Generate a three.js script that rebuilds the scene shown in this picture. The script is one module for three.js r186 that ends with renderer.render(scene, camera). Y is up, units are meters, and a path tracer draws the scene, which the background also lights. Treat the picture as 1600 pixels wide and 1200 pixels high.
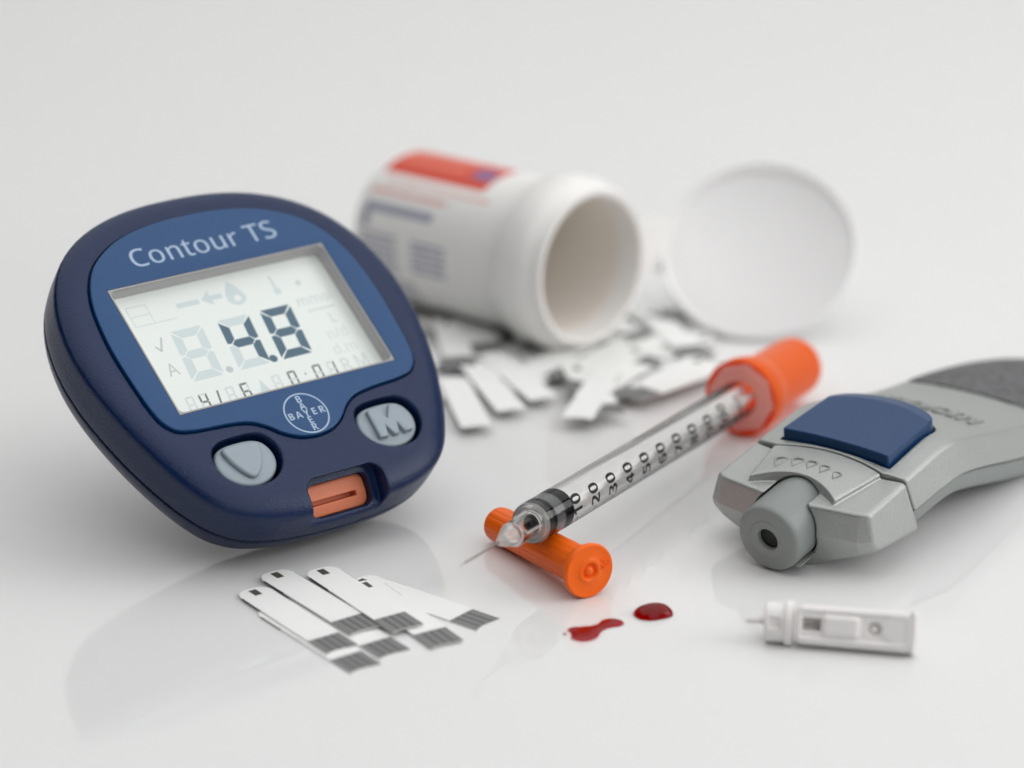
import * as THREE from 'three';
import { mergeGeometries, toCreasedNormals } from 'three/addons/utils/BufferGeometryUtils.js';
import { RoundedBoxGeometry } from 'three/addons/geometries/RoundedBoxGeometry.js';
import { FontLoader } from 'three/addons/loaders/FontLoader.js';
import { RectAreaLightUniformsLib } from 'three/addons/lights/RectAreaLightUniformsLib.js';

RectAreaLightUniformsLib.init();
const MM = 0.001;
const scene = new THREE.Scene();

// ---------------------------------------------------------------- camera, light, exposure
const camera = new THREE.PerspectiveCamera(15.19, 4 / 3, 0.02, 10);
const ELEV = THREE.MathUtils.degToRad(20), DIST = 0.5;
camera.position.set(0, DIST * Math.sin(ELEV), DIST * Math.cos(ELEV));
camera.lookAt(0, 0, 0);
camera.focus = 0.425;
camera.userData.fStop = 9.4;
scene.background = new THREE.Color(0, 0, 0);

const renderer = new THREE.WebGLRenderer({ antialias: true });
renderer.setSize(1024, 768);
renderer.toneMapping = THREE.LinearToneMapping;
renderer.toneMappingExposure = 1.0;
renderer.shadowMap.enabled = true;

// ---------------------------------------------------------------- helpers
const V = (x, y, z) => new THREE.Vector3(x, y, z);
const hex = (h) => new THREE.Color(h);
let seed = 12345;
const rnd = () => { seed = (seed * 1664525 + 1013904223) >>> 0; return seed / 4294967296; };
const taken = {};
function numbered(name) {
  const n = taken[name] = (taken[name] ?? -1) + 1;
  return n ? `${name}_${String(n).padStart(3, '0')}` : name;
}
function mm(geo) {                                   // geometry is drawn in millimetres; once scaled it is shared as it is
  if (!geo.userData.mm) { geo.scale(MM, MM, MM); geo.userData = { mm: true }; }
  return geo;
}
function part(name, geo, mat, parent, label) {
  const m = new THREE.Mesh(mm(geo), mat);
  m.name = name; m.castShadow = m.receiveShadow = true;
  if (label) m.userData.label = label;
  parent.add(m);
  return m;
}
function thing(name, label, category, group) {
  const g = new THREE.Group();
  g.name = numbered(name);
  g.userData = { label, category };
  if (group) g.userData.group = group;
  scene.add(g);
  return g;
}
function place(o, origin, x, y, z) {                 // origin in mm, axes as orthonormal vectors
  const m = new THREE.Matrix4().makeBasis(x, y, z);
  o.quaternion.setFromRotationMatrix(m);
  o.position.copy(origin).multiplyScalar(MM);
  return o;
}
const lerp = (a, b, t) => a + (b - a) * t;
const clamp = (x, a, b) => Math.min(b, Math.max(a, x));
const smax = (a, b, k) => { const h = Math.max(k - Math.abs(a - b), 0) / k; return Math.max(a, b) + h * h * k * 0.25; };
const smin = (a, b, k) => -smax(-a, -b, k);

// surface nets over a signed field (mm); vertices are pulled onto the surface and take the field's gradient as normal
function fieldMesh(f, lo, hi, cell, uvScale = 16) {
  const n = [0, 1, 2].map((k) => Math.ceil((hi[k] - lo[k]) / cell) + 1);
  const [nx, ny, nz] = n;
  const F = new Float32Array(nx * ny * nz);
  const id = (i, j, k) => (k * ny + j) * nx + i;
  for (let k = 0; k < nz; k++) for (let j = 0; j < ny; j++) for (let i = 0; i < nx; i++) F[id(i, j, k)] = f(lo[0] + i * cell, lo[1] + j * cell, lo[2] + k * cell);
  const vert = new Int32Array(nx * ny * nz).fill(-1), pos = [], nor = [], uv = [], idx = [];
  const E = [[0, 1], [2, 3], [4, 5], [6, 7], [0, 2], [1, 3], [4, 6], [5, 7], [0, 4], [1, 5], [2, 6], [3, 7]];
  const h = cell * 0.12, val = new Float32Array(8);
  for (let k = 0; k < nz - 1; k++) for (let j = 0; j < ny - 1; j++) for (let i = 0; i < nx - 1; i++) {
    let neg = 0;
    for (let c = 0; c < 8; c++) { val[c] = F[id(i + (c & 1), j + ((c >> 1) & 1), k + (c >> 2))]; if (val[c] < 0) neg++; }
    if (neg === 0 || neg === 8) continue;
    let x = 0, y = 0, z = 0, m = 0;
    for (const [a, b] of E) {
      if ((val[a] < 0) === (val[b] < 0)) continue;
      const t = val[a] / (val[a] - val[b]);
      x += (a & 1) + t * ((b & 1) - (a & 1)); y += ((a >> 1) & 1) + t * (((b >> 1) & 1) - ((a >> 1) & 1)); z += (a >> 2) + t * ((b >> 2) - (a >> 2)); m++;
    }
    let px = lo[0] + (i + x / m) * cell, py = lo[1] + (j + y / m) * cell, pz = lo[2] + (k + z / m) * cell, gx = 0, gy = 0, gz = 0;
    for (let it = 0; it < 3; it++) {
      gx = (f(px + h, py, pz) - f(px - h, py, pz)) / (2 * h); gy = (f(px, py + h, pz) - f(px, py - h, pz)) / (2 * h); gz = (f(px, py, pz + h) - f(px, py, pz - h)) / (2 * h);
      const g2 = gx * gx + gy * gy + gz * gz + 1e-9;
      if (it < 2) { const d = clamp(f(px, py, pz) / g2, -cell * 0.6, cell * 0.6); px -= d * gx; py -= d * gy; pz -= d * gz; }
    }
    const l = Math.hypot(gx, gy, gz) || 1;
    vert[id(i, j, k)] = pos.length / 3;
    pos.push(px, py, pz); nor.push(gx / l, gy / l, gz / l); uv.push((px + 0.43 * pz) / uvScale, (py + 0.61 * pz) / uvScale);
  }
  const quad = (a, b, c, d, flip) => { if (a < 0 || b < 0 || c < 0 || d < 0) return; if (flip) idx.push(a, c, b, a, d, c); else idx.push(a, b, c, a, c, d); };
  for (let k = 1; k < nz - 1; k++) for (let j = 1; j < ny - 1; j++) for (let i = 1; i < nx - 1; i++) {
    const s = F[id(i, j, k)] < 0;
    if (s !== F[id(i + 1, j, k)] < 0) quad(vert[id(i, j - 1, k - 1)], vert[id(i, j, k - 1)], vert[id(i, j, k)], vert[id(i, j - 1, k)], !s);
    if (s !== F[id(i, j + 1, k)] < 0) quad(vert[id(i - 1, j, k - 1)], vert[id(i - 1, j, k)], vert[id(i, j, k)], vert[id(i, j, k - 1)], !s);
    if (s !== F[id(i, j, k + 1)] < 0) quad(vert[id(i - 1, j - 1, k)], vert[id(i, j - 1, k)], vert[id(i, j, k)], vert[id(i - 1, j, k)], !s);
  }
  const g = new THREE.BufferGeometry();
  g.setAttribute('position', new THREE.Float32BufferAttribute(pos, 3));
  g.setAttribute('normal', new THREE.Float32BufferAttribute(nor, 3));
  g.setAttribute('uv', new THREE.Float32BufferAttribute(uv, 2));
  g.setIndex(idx);
  return g;
}
function mirrored(half, per = 8) {                   // a closed smooth outline from the half with x >= 0, top to bottom
  const pts = [...half.map(([x, y]) => V(x, y, 0)), ...half.slice(1, -1).reverse().map(([x, y]) => V(-x, y, 0))];
  const c = new THREE.CatmullRomCurve3(pts, true, 'centripetal');
  return c.getPoints(pts.length * per).slice(0, -1).map((p) => [p.x, p.y]);
}
function polyDist(poly, x, y) {                      // signed distance to a polygon, negative inside
  let d = Infinity, inside = false;
  for (let i = 0, j = poly.length - 1; i < poly.length; j = i++) {
    const [ax, ay] = poly[i], [bx, by] = poly[j], ex = bx - ax, ey = by - ay, wx = x - ax, wy = y - ay;
    const t = clamp((wx * ex + wy * ey) / (ex * ex + ey * ey), 0, 1), qx = wx - ex * t, qy = wy - ey * t;
    d = Math.min(d, qx * qx + qy * qy);
    if ((ay > y) !== (by > y) && x < (bx - ax) * (y - ay) / (by - ay) + ax) inside = !inside;
  }
  return inside ? -Math.sqrt(d) : Math.sqrt(d);
}
function distGrid(poly, lo, hi, step) {              // the same, tabulated
  const nx = Math.ceil((hi[0] - lo[0]) / step) + 2, ny = Math.ceil((hi[1] - lo[1]) / step) + 2, T = new Float32Array(nx * ny);
  for (let j = 0; j < ny; j++) for (let i = 0; i < nx; i++) T[j * nx + i] = polyDist(poly, lo[0] + i * step, lo[1] + j * step);
  return (x, y) => {
    const u = clamp((x - lo[0]) / step, 0, nx - 1.001), v = clamp((y - lo[1]) / step, 0, ny - 1.001), i = u | 0, j = v | 0, a = u - i, b = v - j, k = j * nx + i;
    return (T[k] * (1 - a) + T[k + 1] * a) * (1 - b) + (T[k + nx] * (1 - a) + T[k + nx + 1] * a) * b;
  };
}
const roundRect = (x, y, hx, hy, r) => { const a = Math.abs(x) - hx + r, b = Math.abs(y) - hy + r; return Math.hypot(Math.max(a, 0), Math.max(b, 0)) + Math.min(Math.max(a, b), 0) - r; };
const roundBox = (x, y, z, hx, hy, hz, r) => { const a = Math.abs(x) - hx + r, b = Math.abs(y) - hy + r, c = Math.abs(z) - hz + r; return Math.hypot(Math.max(a, 0), Math.max(b, 0), Math.max(c, 0)) + Math.min(Math.max(a, b, c), 0) - r; };
function table1(pts) {                               // smooth 1-D interpolation
  return (s) => {
    let i = 0;
    while (i < pts.length - 2 && s > pts[i + 1][0]) i++;
    const [s0, a] = pts[i], [s1, b] = pts[i + 1], t = clamp((s - s0) / (s1 - s0), 0, 1), L = s1 - s0;
    const slope = (k) => k <= 0 ? (pts[1][1] - pts[0][1]) / (pts[1][0] - pts[0][0]) : k >= pts.length - 1 ? (pts[k][1] - pts[k - 1][1]) / (pts[k][0] - pts[k - 1][0]) : (pts[k + 1][1] - pts[k - 1][1]) / (pts[k + 1][0] - pts[k - 1][0]);
    const m0 = slope(i) * L, m1 = slope(i + 1) * L, t2 = t * t, t3 = t2 * t;
    return (2 * t3 - 3 * t2 + 1) * a + (t3 - 2 * t2 + t) * m0 + (3 * t2 - 2 * t3) * b + (t3 - t2) * m1;
  };
}
const shapeOf = (pts) => new THREE.Shape(pts.map(([x, y]) => new THREE.Vector2(x, y)));
function slab(shape, z0, z1, bevel = 0.2, seg = 3, crease = 0.7) {   // extrusion along z with rounded edges, z0..z1 overall
  const g = new THREE.ExtrudeGeometry(shape, { depth: Math.max(z1 - z0 - 2 * bevel, 1e-4), bevelEnabled: bevel > 0, bevelThickness: bevel, bevelSize: bevel, bevelOffset: -bevel, bevelSegments: seg, curveSegments: 24 });
  g.translate(0, 0, z0 + bevel);
  return toCreasedNormals(g, crease);
}
function flatUV(g, x0, y0, w, h) {
  const p = g.attributes.position, u = g.attributes.uv;
  for (let i = 0; i < p.count; i++) u.setXY(i, (p.getX(i) - x0) / w, (p.getY(i) - y0) / h);
  return g;
}
function lathe(profile, seg = 96, crease = 0.5) {    // profile of [radius, z]; turned about z
  const g = new THREE.LatheGeometry(profile.map(([r, z]) => new THREE.Vector2(Math.max(r, 0), z)), seg);
  g.rotateX(Math.PI / 2);                            // lathe axis y -> z
  return toCreasedNormals(g, crease);
}
const rod = (r, z0, z1, seg = 24) => { const g = new THREE.CylinderGeometry(r, r, z1 - z0, seg); g.rotateX(Math.PI / 2); g.translate(0, 0, (z0 + z1) / 2); return g; };

// ---------------------------------------------------------------- textures
function canvasTexture(w, h, draw, srgb = true) {
  const c = document.createElement('canvas'); c.width = w; c.height = h;
  const x = c.getContext('2d'); draw(x, w, h);
  const t = new THREE.CanvasTexture(c);
  if (srgb) t.colorSpace = THREE.SRGBColorSpace;
  t.magFilter = THREE.LinearFilter;
  return t;
}
function noiseTexture(n, octaves, lo, hi) {          // tiling value noise; octaves: [[cells, weight], ...]
  const d = new Float32Array(n * n);
  for (const [cells, weight] of octaves) {
    const g = Float32Array.from({ length: cells * cells }, rnd);
    for (let j = 0; j < n; j++) for (let i = 0; i < n; i++) {
      const u = i / n * cells, v = j / n * cells, a = u | 0, b = v | 0, fu = u - a, fv = v - b, su = fu * fu * (3 - 2 * fu), sv = fv * fv * (3 - 2 * fv);
      const q = (p, r) => g[(r % cells) * cells + (p % cells)];
      d[j * n + i] += weight * lerp(lerp(q(a, b), q(a + 1, b), su), lerp(q(a, b + 1), q(a + 1, b + 1), su), sv);
    }
  }
  const total = octaves.reduce((a, o) => a + o[1], 0), out = new Uint8Array(n * n * 4);
  for (let i = 0; i < n * n; i++) { const v = 255 * lerp(lo, hi, clamp((d[i] / total - 0.5) * 1.8 + 0.5, 0, 1)); out.set([v, v, v, 255], i * 4); }
  const t = new THREE.DataTexture(out, n, n);
  t.wrapS = t.wrapT = THREE.RepeatWrapping; t.magFilter = THREE.LinearFilter; t.needsUpdate = true;
  return t;
}
const grain = noiseTexture(512, [[128, 1], [64, 0.7], [24, 0.25]], 0, 1);       // moulded plastic, a 16 mm tile
const fineGrain = noiseTexture(512, [[180, 1], [90, 0.6]], 0, 1);
const paintTone = noiseTexture(512, [[160, 1], [90, 0.5]], 0.88, 1.0);          // metallic flakes
const rubberTone = noiseTexture(256, [[26, 1], [60, 0.35]], 0.5, 1.0);

const dust = canvasTexture(2048, 2048, (c, w, h) => {                           // a 240 mm tile of white sheet with a few specks and hairs
  c.fillStyle = '#ffffff'; c.fillRect(0, 0, w, h);
  for (let i = 0; i < 110; i++) { const r = 0.5 + rnd() * rnd() * 2.2, v = 150 + rnd() * 70 | 0; c.fillStyle = `rgba(${v},${v},${v - 6},${0.25 + rnd() * 0.45})`; c.beginPath(); c.ellipse(rnd() * w, rnd() * h, r, r * (0.5 + rnd() * 0.5), rnd() * 3, 0, 7); c.fill(); }
  for (let i = 0; i < 7; i++) { const x = rnd() * w, y = rnd() * h, a = rnd() * 6, l = 14 + rnd() * 30; c.strokeStyle = 'rgba(175,175,172,0.3)'; c.lineWidth = 0.8; c.beginPath(); c.moveTo(x, y); c.quadraticCurveTo(x + l * Math.cos(a), y + l * Math.sin(a), x + l * Math.cos(a + 0.7), y + l * Math.sin(a + 0.7)); c.stroke(); }
});
dust.wrapS = dust.wrapT = THREE.RepeatWrapping; dust.repeat.set(1 / 240, 1 / 240);

// ---------------------------------------------------------------- materials
const std = (o) => new THREE.MeshStandardMaterial(o);
const phy = (o) => new THREE.MeshPhysicalMaterial(o);
const M = {
  acrylic: phy({ color: new THREE.Color().setRGB(0.83, 0.83, 0.825), roughness: 0.05, ior: 1.58, map: dust }),
  navy: phy({ color: hex('#052049'), roughness: 0.32, specularIntensity: 0.75, bumpMap: grain, bumpScale: 0.00003 }),
  navyBack: phy({ color: hex('#051c42'), roughness: 0.32, specularIntensity: 0.75, bumpMap: grain, bumpScale: 0.00002 }),
  lcdWall: std({ color: hex('#a9a8a8'), roughness: 0.7 }),
  pane: phy({ color: 0xffffff, transmission: 1, thickness: 0, roughness: 0.02, ior: 1.45 }),
  buttonGrey: phy({ color: hex('#98a4ad'), roughness: 0.42 }),
  portOrange: phy({ color: hex('#e07f59'), roughness: 0.5 }),
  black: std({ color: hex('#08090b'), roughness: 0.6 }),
  orange: phy({ color: hex('#ff6c08'), roughness: 0.38, specularIntensity: 0.7 }),
  orangeCap: phy({ color: hex('#ff7a04'), roughness: 0.75, transmission: 0.5, thickness: 0, specularIntensity: 0.6 }),
  clear: phy({ color: 0xffffff, transmission: 1, thickness: 0.5 * MM, roughness: 0.03, ior: 1.36 }),
  hub: phy({ color: hex('#fbfaf8'), transmission: 0.75, thickness: 0, roughness: 0.22, ior: 1.45 }),
  rodPlastic: phy({ color: hex('#f8f6f4'), roughness: 0.5 }),
  flange: phy({ color: hex('#fff1ea'), transmission: 0.7, thickness: 0, roughness: 0.55, ior: 1.5 }),
  rubber: phy({ color: hex('#08080a'), roughness: 0.5, specularIntensity: 0.35 }),
  rubberGrey: std({ color: hex('#4a4c4e'), roughness: 0.4 }),
  steel: std({ color: hex('#b4b2b0'), metalness: 1, roughness: 0.25 }),
  bottle: phy({ color: hex('#f4f3f0'), roughness: 0.38 }),
  lining: phy({ color: hex('#f5efe7'), roughness: 0.6 }),
  lid: phy({ color: hex('#ffffff'), roughness: 0.95, transmission: 0.35, thickness: 0 }),
  strip: std({ color: hex('#f6f7f5'), roughness: 0.5 }),
  stripEdge: std({ color: hex('#17171a'), roughness: 0.5 }),
  inlet: std({ color: hex('#4e4f45'), roughness: 0.5 }),
  silver: phy({ color: hex('#b5b8b5'), metalness: 0.6, roughness: 0.4, map: paintTone, bumpMap: fineGrain, bumpScale: 0.00003 }),
  greyPlastic: phy({ color: hex('#8d9290'), roughness: 0.42, bumpMap: fineGrain, bumpScale: 0.000004 }),
  penBlue: phy({ color: hex('#123c69'), roughness: 0.3, specularIntensity: 0.8, bumpMap: fineGrain, bumpScale: 0.000003 }),
  penRubber: std({ color: hex('#747375'), roughness: 0.75, map: rubberTone, bumpMap: rubberTone, bumpScale: 0.00025 }),
  lancet: phy({ color: hex('#f5f2f0'), roughness: 0.4 }),
  lancetGrey: phy({ color: hex('#d6d1ce'), roughness: 0.45 }),
  blood: phy({ color: 0xffffff, transmission: 1, thickness: 1 * MM, roughness: 0.12, specularIntensity: 0.25, ior: 1.36, attenuationColor: new THREE.Color().setRGB(0.68, 0.002, 0.012), attenuationDistance: 1.1 * MM }),
  bloodThin: phy({ color: 0xffffff, transmission: 1, thickness: 1 * MM, roughness: 0.15, specularIntensity: 0.15, ior: 1.36, attenuationColor: new THREE.Color().setRGB(0.7, 0.001, 0.012), attenuationDistance: 0.6 * MM }),
  diffuser: std({ color: 0xffffff, emissive: 0xffffff, emissiveIntensity: 0.08, roughness: 1 }),
  lampCase: std({ color: 0x111111, roughness: 0.8 }),
};

// ---------------------------------------------------------------- lamps: soft boxes above and beside the set
function softbox(label, at, towards, w, h, radiance, tint = 0xffffff) {
  const g = thing('softbox_lamp', label, 'studio lamp', 'studio soft boxes');
  g.position.copy(at);
  g.lookAt(towards);                                 // +z of the group faces the set
  const W = w * 1000, H = h * 1000;
  part('diffuser', new RoundedBoxGeometry(W, H, 6, 2, 2).translate(0, 0, -5), M.diffuser, g);
  const back = new THREE.CylinderGeometry(0.12 * W, Math.SQRT1_2 * W, 180, 4, 1, true);
  back.rotateY(Math.PI / 4); back.scale(1, 1, H / W); back.rotateX(-Math.PI / 2); back.translate(0, 0, -100);
  part('hood', back, M.lampCase, g);
  const l = new THREE.RectAreaLight(tint, radiance, w, h);
  l.rotation.y = Math.PI; l.position.z = 0.002;      // a RectAreaLight shines along its own -z
  g.add(l);
  return g;
}
softbox('wide white overhead soft box hanging above the set', V(0.06, 0.66, -0.1), V(0.06, 0, -0.1001), 1.6, 1.35, 0.60);
softbox('square white soft box standing at the lancing device side', V(0.72, 0.34, 0.12), V(0.02, 0.02, 0.04), 0.55, 0.5, 2.4);
softbox('broad white soft box facing the set from behind the camera', V(0.42, 0.58, 0.92), V(0.0, 0.0, 0.0), 0.8, 0.6, 1.25);

// ---------------------------------------------------------------- the set: a white glossy sheet that sweeps up behind
{
  const pts = [[700, 0]];
  for (let i = 0; i <= 24; i++) { const a = i / 24 * Math.PI / 2; pts.push([-560 - 260 * Math.sin(a), 260 - 260 * Math.cos(a)]); }
  pts.push([-820, 900]);
  const outer = pts.map(([z, y], i) => { const q = pts[Math.min(i + 1, pts.length - 1)], p = pts[Math.max(i - 1, 0)], L = Math.hypot(q[0] - p[0], q[1] - p[1]); return [z + (q[1] - p[1]) / L * -6 , y + (q[0] - p[0]) / L * 6]; });
  const s = shapeOf([...pts, ...outer.reverse()]);
  const g = new THREE.ExtrudeGeometry(s, { depth: 1700, bevelEnabled: false });
  g.translate(0, 0, -850); g.rotateY(-Math.PI / 2);  // shape x -> world z
  const t = new THREE.Mesh(mm(toCreasedNormals(g, 0.4)), M.acrylic);
  t.name = 'tabletop'; t.receiveShadow = true; t.castShadow = true;
  t.userData = { kind: 'structure', label: 'glossy white acrylic tabletop sweeping up as backdrop', category: 'tabletop' };
  scene.add(t);
}
// ---------------------------------------------------------------- blood glucose meter, leaning back with its face to the camera
{
  const g = thing('glucose_meter', 'navy blue handheld glucose meter with grey LCD screen and two grey buttons', 'glucose meter');
  place(g, V(-38.63, 18.75, 57.13), V(0.78261, 0, -0.62251), V(-0.50041, 0.59482, -0.62910), V(0.37029, 0.80386, 0.46551));
  const outline = mirrored([[0, 34.6], [7.5, 34.2], [13.5, 32.9], [18.8, 30.6], [23, 27.4], [26, 23.6], [28.1, 19.2], [29.3, 14.6], [29.8, 10], [29.6, 5], [28.8, 0], [27.3, -6], [25.2, -12], [22.8, -17], [20.2, -20.6], [16.6, -23.2], [12, -24.7], [6, -25.4], [0, -25.6]], 3);
  const lens = mirrored([[0, 29.8], [7, 29.4], [12.4, 28.2], [16.4, 26.3], [19.5, 23.9], [21.7, 20.7], [23.1, 16.8], [23.8, 12], [24, 8], [23.8, 3], [23.4, -2], [22.7, -5], [21.2, -6.8], [18.6, -7.5], [13.2, -7.9], [9.6, -8.5], [7.3, -9.8], [5.4, -11.6], [3, -13], [0, -13.5]], 4);
  const dO = distGrid(outline, [-33, -29], [33, 38], 0.3), dL = distGrid(lens, [-33, -29], [33, 38], 0.3);
  const oval = (x, y, grow) => {                       // button outline: an ellipse with a flat top
    const rx = 4.95 + grow, ry = 4.35 + grow, k = Math.hypot(x / rx, y / ry);
    return smax((k - 1) * Math.min(rx, ry), y - 3.35 - grow, 1.2);
  };
  const BX = 12.75, BY = -14.0;
  const pc = [0, -22.6, 4.9], pn = [0, -0.5, 0.866], pt = [0, 0.866, 0.5];      // strip port: centre, outward normal, up along the surface
  const portBox = (x, y, z, hx, ht, r, depth) => {
    const dy = y - pc[1], dz = z - pc[2], t = dy * pt[1] + dz * pt[2], n = dy * pn[1] + dz * pn[2];
    return Math.max(roundRect(x, t, hx, ht, r), -depth - n);
  };
  const front = (x, y, z) => {
    const e = -dO(x, y) + 0.17 * clamp(z - 2, -2, 5), low = clamp((-y - 6) / 14, 0, 1), We = lerp(4.8, 7.4, low), H = 5.0;
    const a = Math.max(0, We - e) / We, b = Math.max(0, z - (8 - H)) / H;
    return (Math.pow(Math.pow(a, 2.6) + Math.pow(b, 2.6), 1 / 2.6) - 1) * We * 0.9;
  };
  const backF = (x, y, z) => {
    const e = -dO(x, y) - 0.15, We = 12.5, H = 9.9, a = Math.max(0, We - e) / We, b = Math.max(0, 1 - z) / H;
    return (Math.hypot(a, b) - 1) * We * 0.9;
  };
  const holes = (x, y, z) => {
    let c = Math.max(dL(x, y) - 0.12, 7.35 - z);
    c = smin(c, Math.max(roundRect(x, y - 7.55, 20.2, 12.6, 1.2), 4.9 - z), 0.05);
    c = Math.min(c, Math.max(oval(x - BX, y - BY, 0.6), 3.6 - z), Math.max(oval(x + BX, y - BY, 0.6), 3.6 - z));
    return Math.min(c, portBox(x - 0.2, y, z, 5.45, 2.5, 1.3, 4.4), portBox(x - 0.2, y, z, 6.7, 3.5, 1.9, 0.3));
  };
  const lo = [-31, -27, -11], hi = [31, 36, 10];
  part('front_shell', fieldMesh((x, y, z) => smax(smax(front(x, y, z), backF(x, y, z), 0.3), Math.max(0.45 - z, -1e9), 0.25) > 2.5 ? 3 : smax(smax(smax(front(x, y, z), backF(x, y, z), 0.3), 0.45 - z, 0.25), -holes(x, y, z), 0.4), [-31, -27, -0.6], hi, 0.25), M.navy, g);
  part('back_shell', fieldMesh((x, y, z) => smax(backF(x, y, z) + 0.12, z - 0.15, 0.25), lo, [31, 36, 1.2], 0.42), M.navyBack, g);

  // display lens: blue plate with printed lettering and an opening over the LCD
  const lensTex = canvasTexture(2000, 1800, (c, w, h) => {
    const S = 40, X = (x) => (x + 25) * S, Y = (y) => (30.5 - y) * S;
    c.fillStyle = '#164778'; c.fillRect(0, 0, w, h);
    const ink = '#a9bdd3';
    c.fillStyle = ink; c.strokeStyle = ink; c.textAlign = 'center'; c.textBaseline = 'alphabetic';
    c.save(); c.translate(X(-0.1), Y(22.25)); c.font = `${4.6 * S}px sans-serif`;
    const wd = c.measureText('Contour TS').width; c.scale(26.6 * S / wd, 1); c.fillText('Contour TS', 0, 0); c.restore();
    c.lineWidth = 0.26 * S; c.beginPath(); c.arc(X(0), Y(-9.6), 3.55 * S, 0, 2 * Math.PI); c.stroke();
    c.font = `bold ${1.72 * S}px sans-serif`; c.textBaseline = 'middle';
    const word = 'BAYER';
    for (let i = 0; i < 5; i++) {
      if (i !== 2) c.fillText(word[i], X((i - 2) * 1.36), Y(-9.62));
      c.fillText(word[i], X(0), Y(-9.6 - (i - 2) * 1.3));
    }
  });
  const win = new THREE.Path(); { const r = 1.0, x0 = -19.2, x1 = 19.2, y0 = -4.2, y1 = 19.1;
    win.moveTo(x0 + r, y0); win.lineTo(x1 - r, y0); win.quadraticCurveTo(x1, y0, x1, y0 + r); win.lineTo(x1, y1 - r); win.quadraticCurveTo(x1, y1, x1 - r, y1); win.lineTo(x0 + r, y1); win.quadraticCurveTo(x0, y1, x0, y1 - r); win.lineTo(x0, y0 + r); win.quadraticCurveTo(x0, y0, x0 + r, y0); }
  const lensShape = shapeOf(lens), opening = new THREE.Path(); opening.moveTo(-19.5, -4.5); opening.lineTo(19.5, -4.5); opening.lineTo(19.5, 19.4); opening.lineTo(-19.5, 19.4); opening.closePath(); lensShape.holes.push(opening);
  part('display_lens', flatUV(slab(lensShape, 7.36, 8.45, 0.2, 4), -25, -14.5, 50, 45), phy({ map: lensTex, roughness: 0.16, specularIntensity: 0.8 }), g, 'glossy blue faceplate with white lettering');
  const frameOuter = new THREE.Shape(); frameOuter.moveTo(-19.45, -4.45); frameOuter.lineTo(19.45, -4.45); frameOuter.lineTo(19.45, 19.35); frameOuter.lineTo(-19.45, 19.35); frameOuter.closePath();
  const inner = win.clone(); frameOuter.holes.push(inner);
  part('screen_surround', slab(frameOuter, 6.02, 8.36, 0), M.lcdWall, g);
  const pane = new THREE.PlaneGeometry(38.4, 23.3).translate(0, 7.45, 8.1);
  part('screen_window', pane, M.pane, g);

  // LCD print
  const lcdTex = canvasTexture(1600, 1000, (c, w, h) => {
    const S = 40, X = (x) => (x + 20) * S, Y = (y) => (20 - y) * S;
    c.fillStyle = '#e9efeb'; c.fillRect(0, 0, w, h);
    const dark = '#2a566d', ghost = '#ccd9da', fine = '#6a7072', faint = '#cad3d1';
    const seg = (cx, cy, W, H, T, on, slant) => {    // seven segments in their order a..g; on: letters lit; returns nothing
      const P = (x, y) => [X(cx + x + y * slant), Y(cy + y)];
      const w2 = W / 2, h2 = H / 2, t = T / 2, k = T * 0.1;
      const horiz = (y, x0, x1, up) => [[x0 + k, y + up * t], [x1 - k, y + up * t], [x1 - T - k * 0.3, y - up * t], [x0 + T + k * 0.3, y - up * t]];
      const vert = (x, y0, y1, out) => [[x + out * t, y0], [x + out * t, y1], [x - out * t, y1 - T * 0.55], [x - out * t, y0 + T * 0.5]];
      const S7 = { a: horiz(h2 - t, -w2, w2, 1), d: horiz(-h2 + t, -w2, w2, -1), g: [[-w2 + T * 0.55, 0], [-w2 + T, t], [w2 - T, t], [w2 - T * 0.55, 0], [w2 - T, -t], [-w2 + T, -t]],
        f: [[-w2, h2 - T * 0.25], [-w2, k + 0.1 * T], [-w2 + T * 0.45, k], [-w2 + T, t + k], [-w2 + T, h2 - T - k]], e: [[-w2, -h2 + T * 0.25], [-w2, -k - 0.1 * T], [-w2 + T * 0.45, -k], [-w2 + T, -t - k], [-w2 + T, -h2 + T + k]],
        b: [[w2, h2 - T * 0.25], [w2, k + 0.1 * T], [w2 - T * 0.45, k], [w2 - T, t + k], [w2 - T, h2 - T - k]], c: [[w2, -h2 + T * 0.25], [w2, -k - 0.1 * T], [w2 - T * 0.45, -k], [w2 - T, -t - k], [w2 - T, -h2 + T + k]] };
      for (const [nm, pts] of Object.entries(S7)) {
        const col = on[nm]; if (!col) continue;
        c.fillStyle = col; c.beginPath(); pts.forEach(([x, y], i) => { const q = P(x, y); i ? c.lineTo(...q) : c.moveTo(...q); }); c.closePath(); c.fill();
      }
    };
    const all = (col) => Object.fromEntries([...'abcdefg'].map((k) => [k, col]));
    seg(-9.75, 6.5, 5.6, 9.4, 1.5, all(ghost), 0.1);
    seg(-1.35, 6.5, 5.6, 9.4, 1.5, { ...all(ghost), f: dark, b: dark, g: dark, c: dark }, 0.1);
    seg(6.35, 6.5, 5.6, 9.4, 1.5, all(dark), 0.1);
    const dot = (x, y, r, col) => { c.fillStyle = col; c.beginPath(); c.arc(X(x), Y(y), r * S, 0, 7); c.fill(); };
    dot(1.75, 2.4, 0.68, dark); dot(-6.2, 2.4, 0.6, '#b9c5c6');
    c.lineCap = 'butt'; c.lineJoin = 'round';
    const stroke = (pts, wd, col) => { c.strokeStyle = col; c.lineWidth = wd * S; c.beginPath(); pts.forEach(([x, y], i) => i ? c.lineTo(X(x), Y(y)) : c.moveTo(X(x), Y(y))); c.stroke(); };
    stroke([[-15.6, 9.3], [-15, 8.3], [-13.9, 10.7]], 0.32, '#b7c1c0');                 // tick
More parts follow.
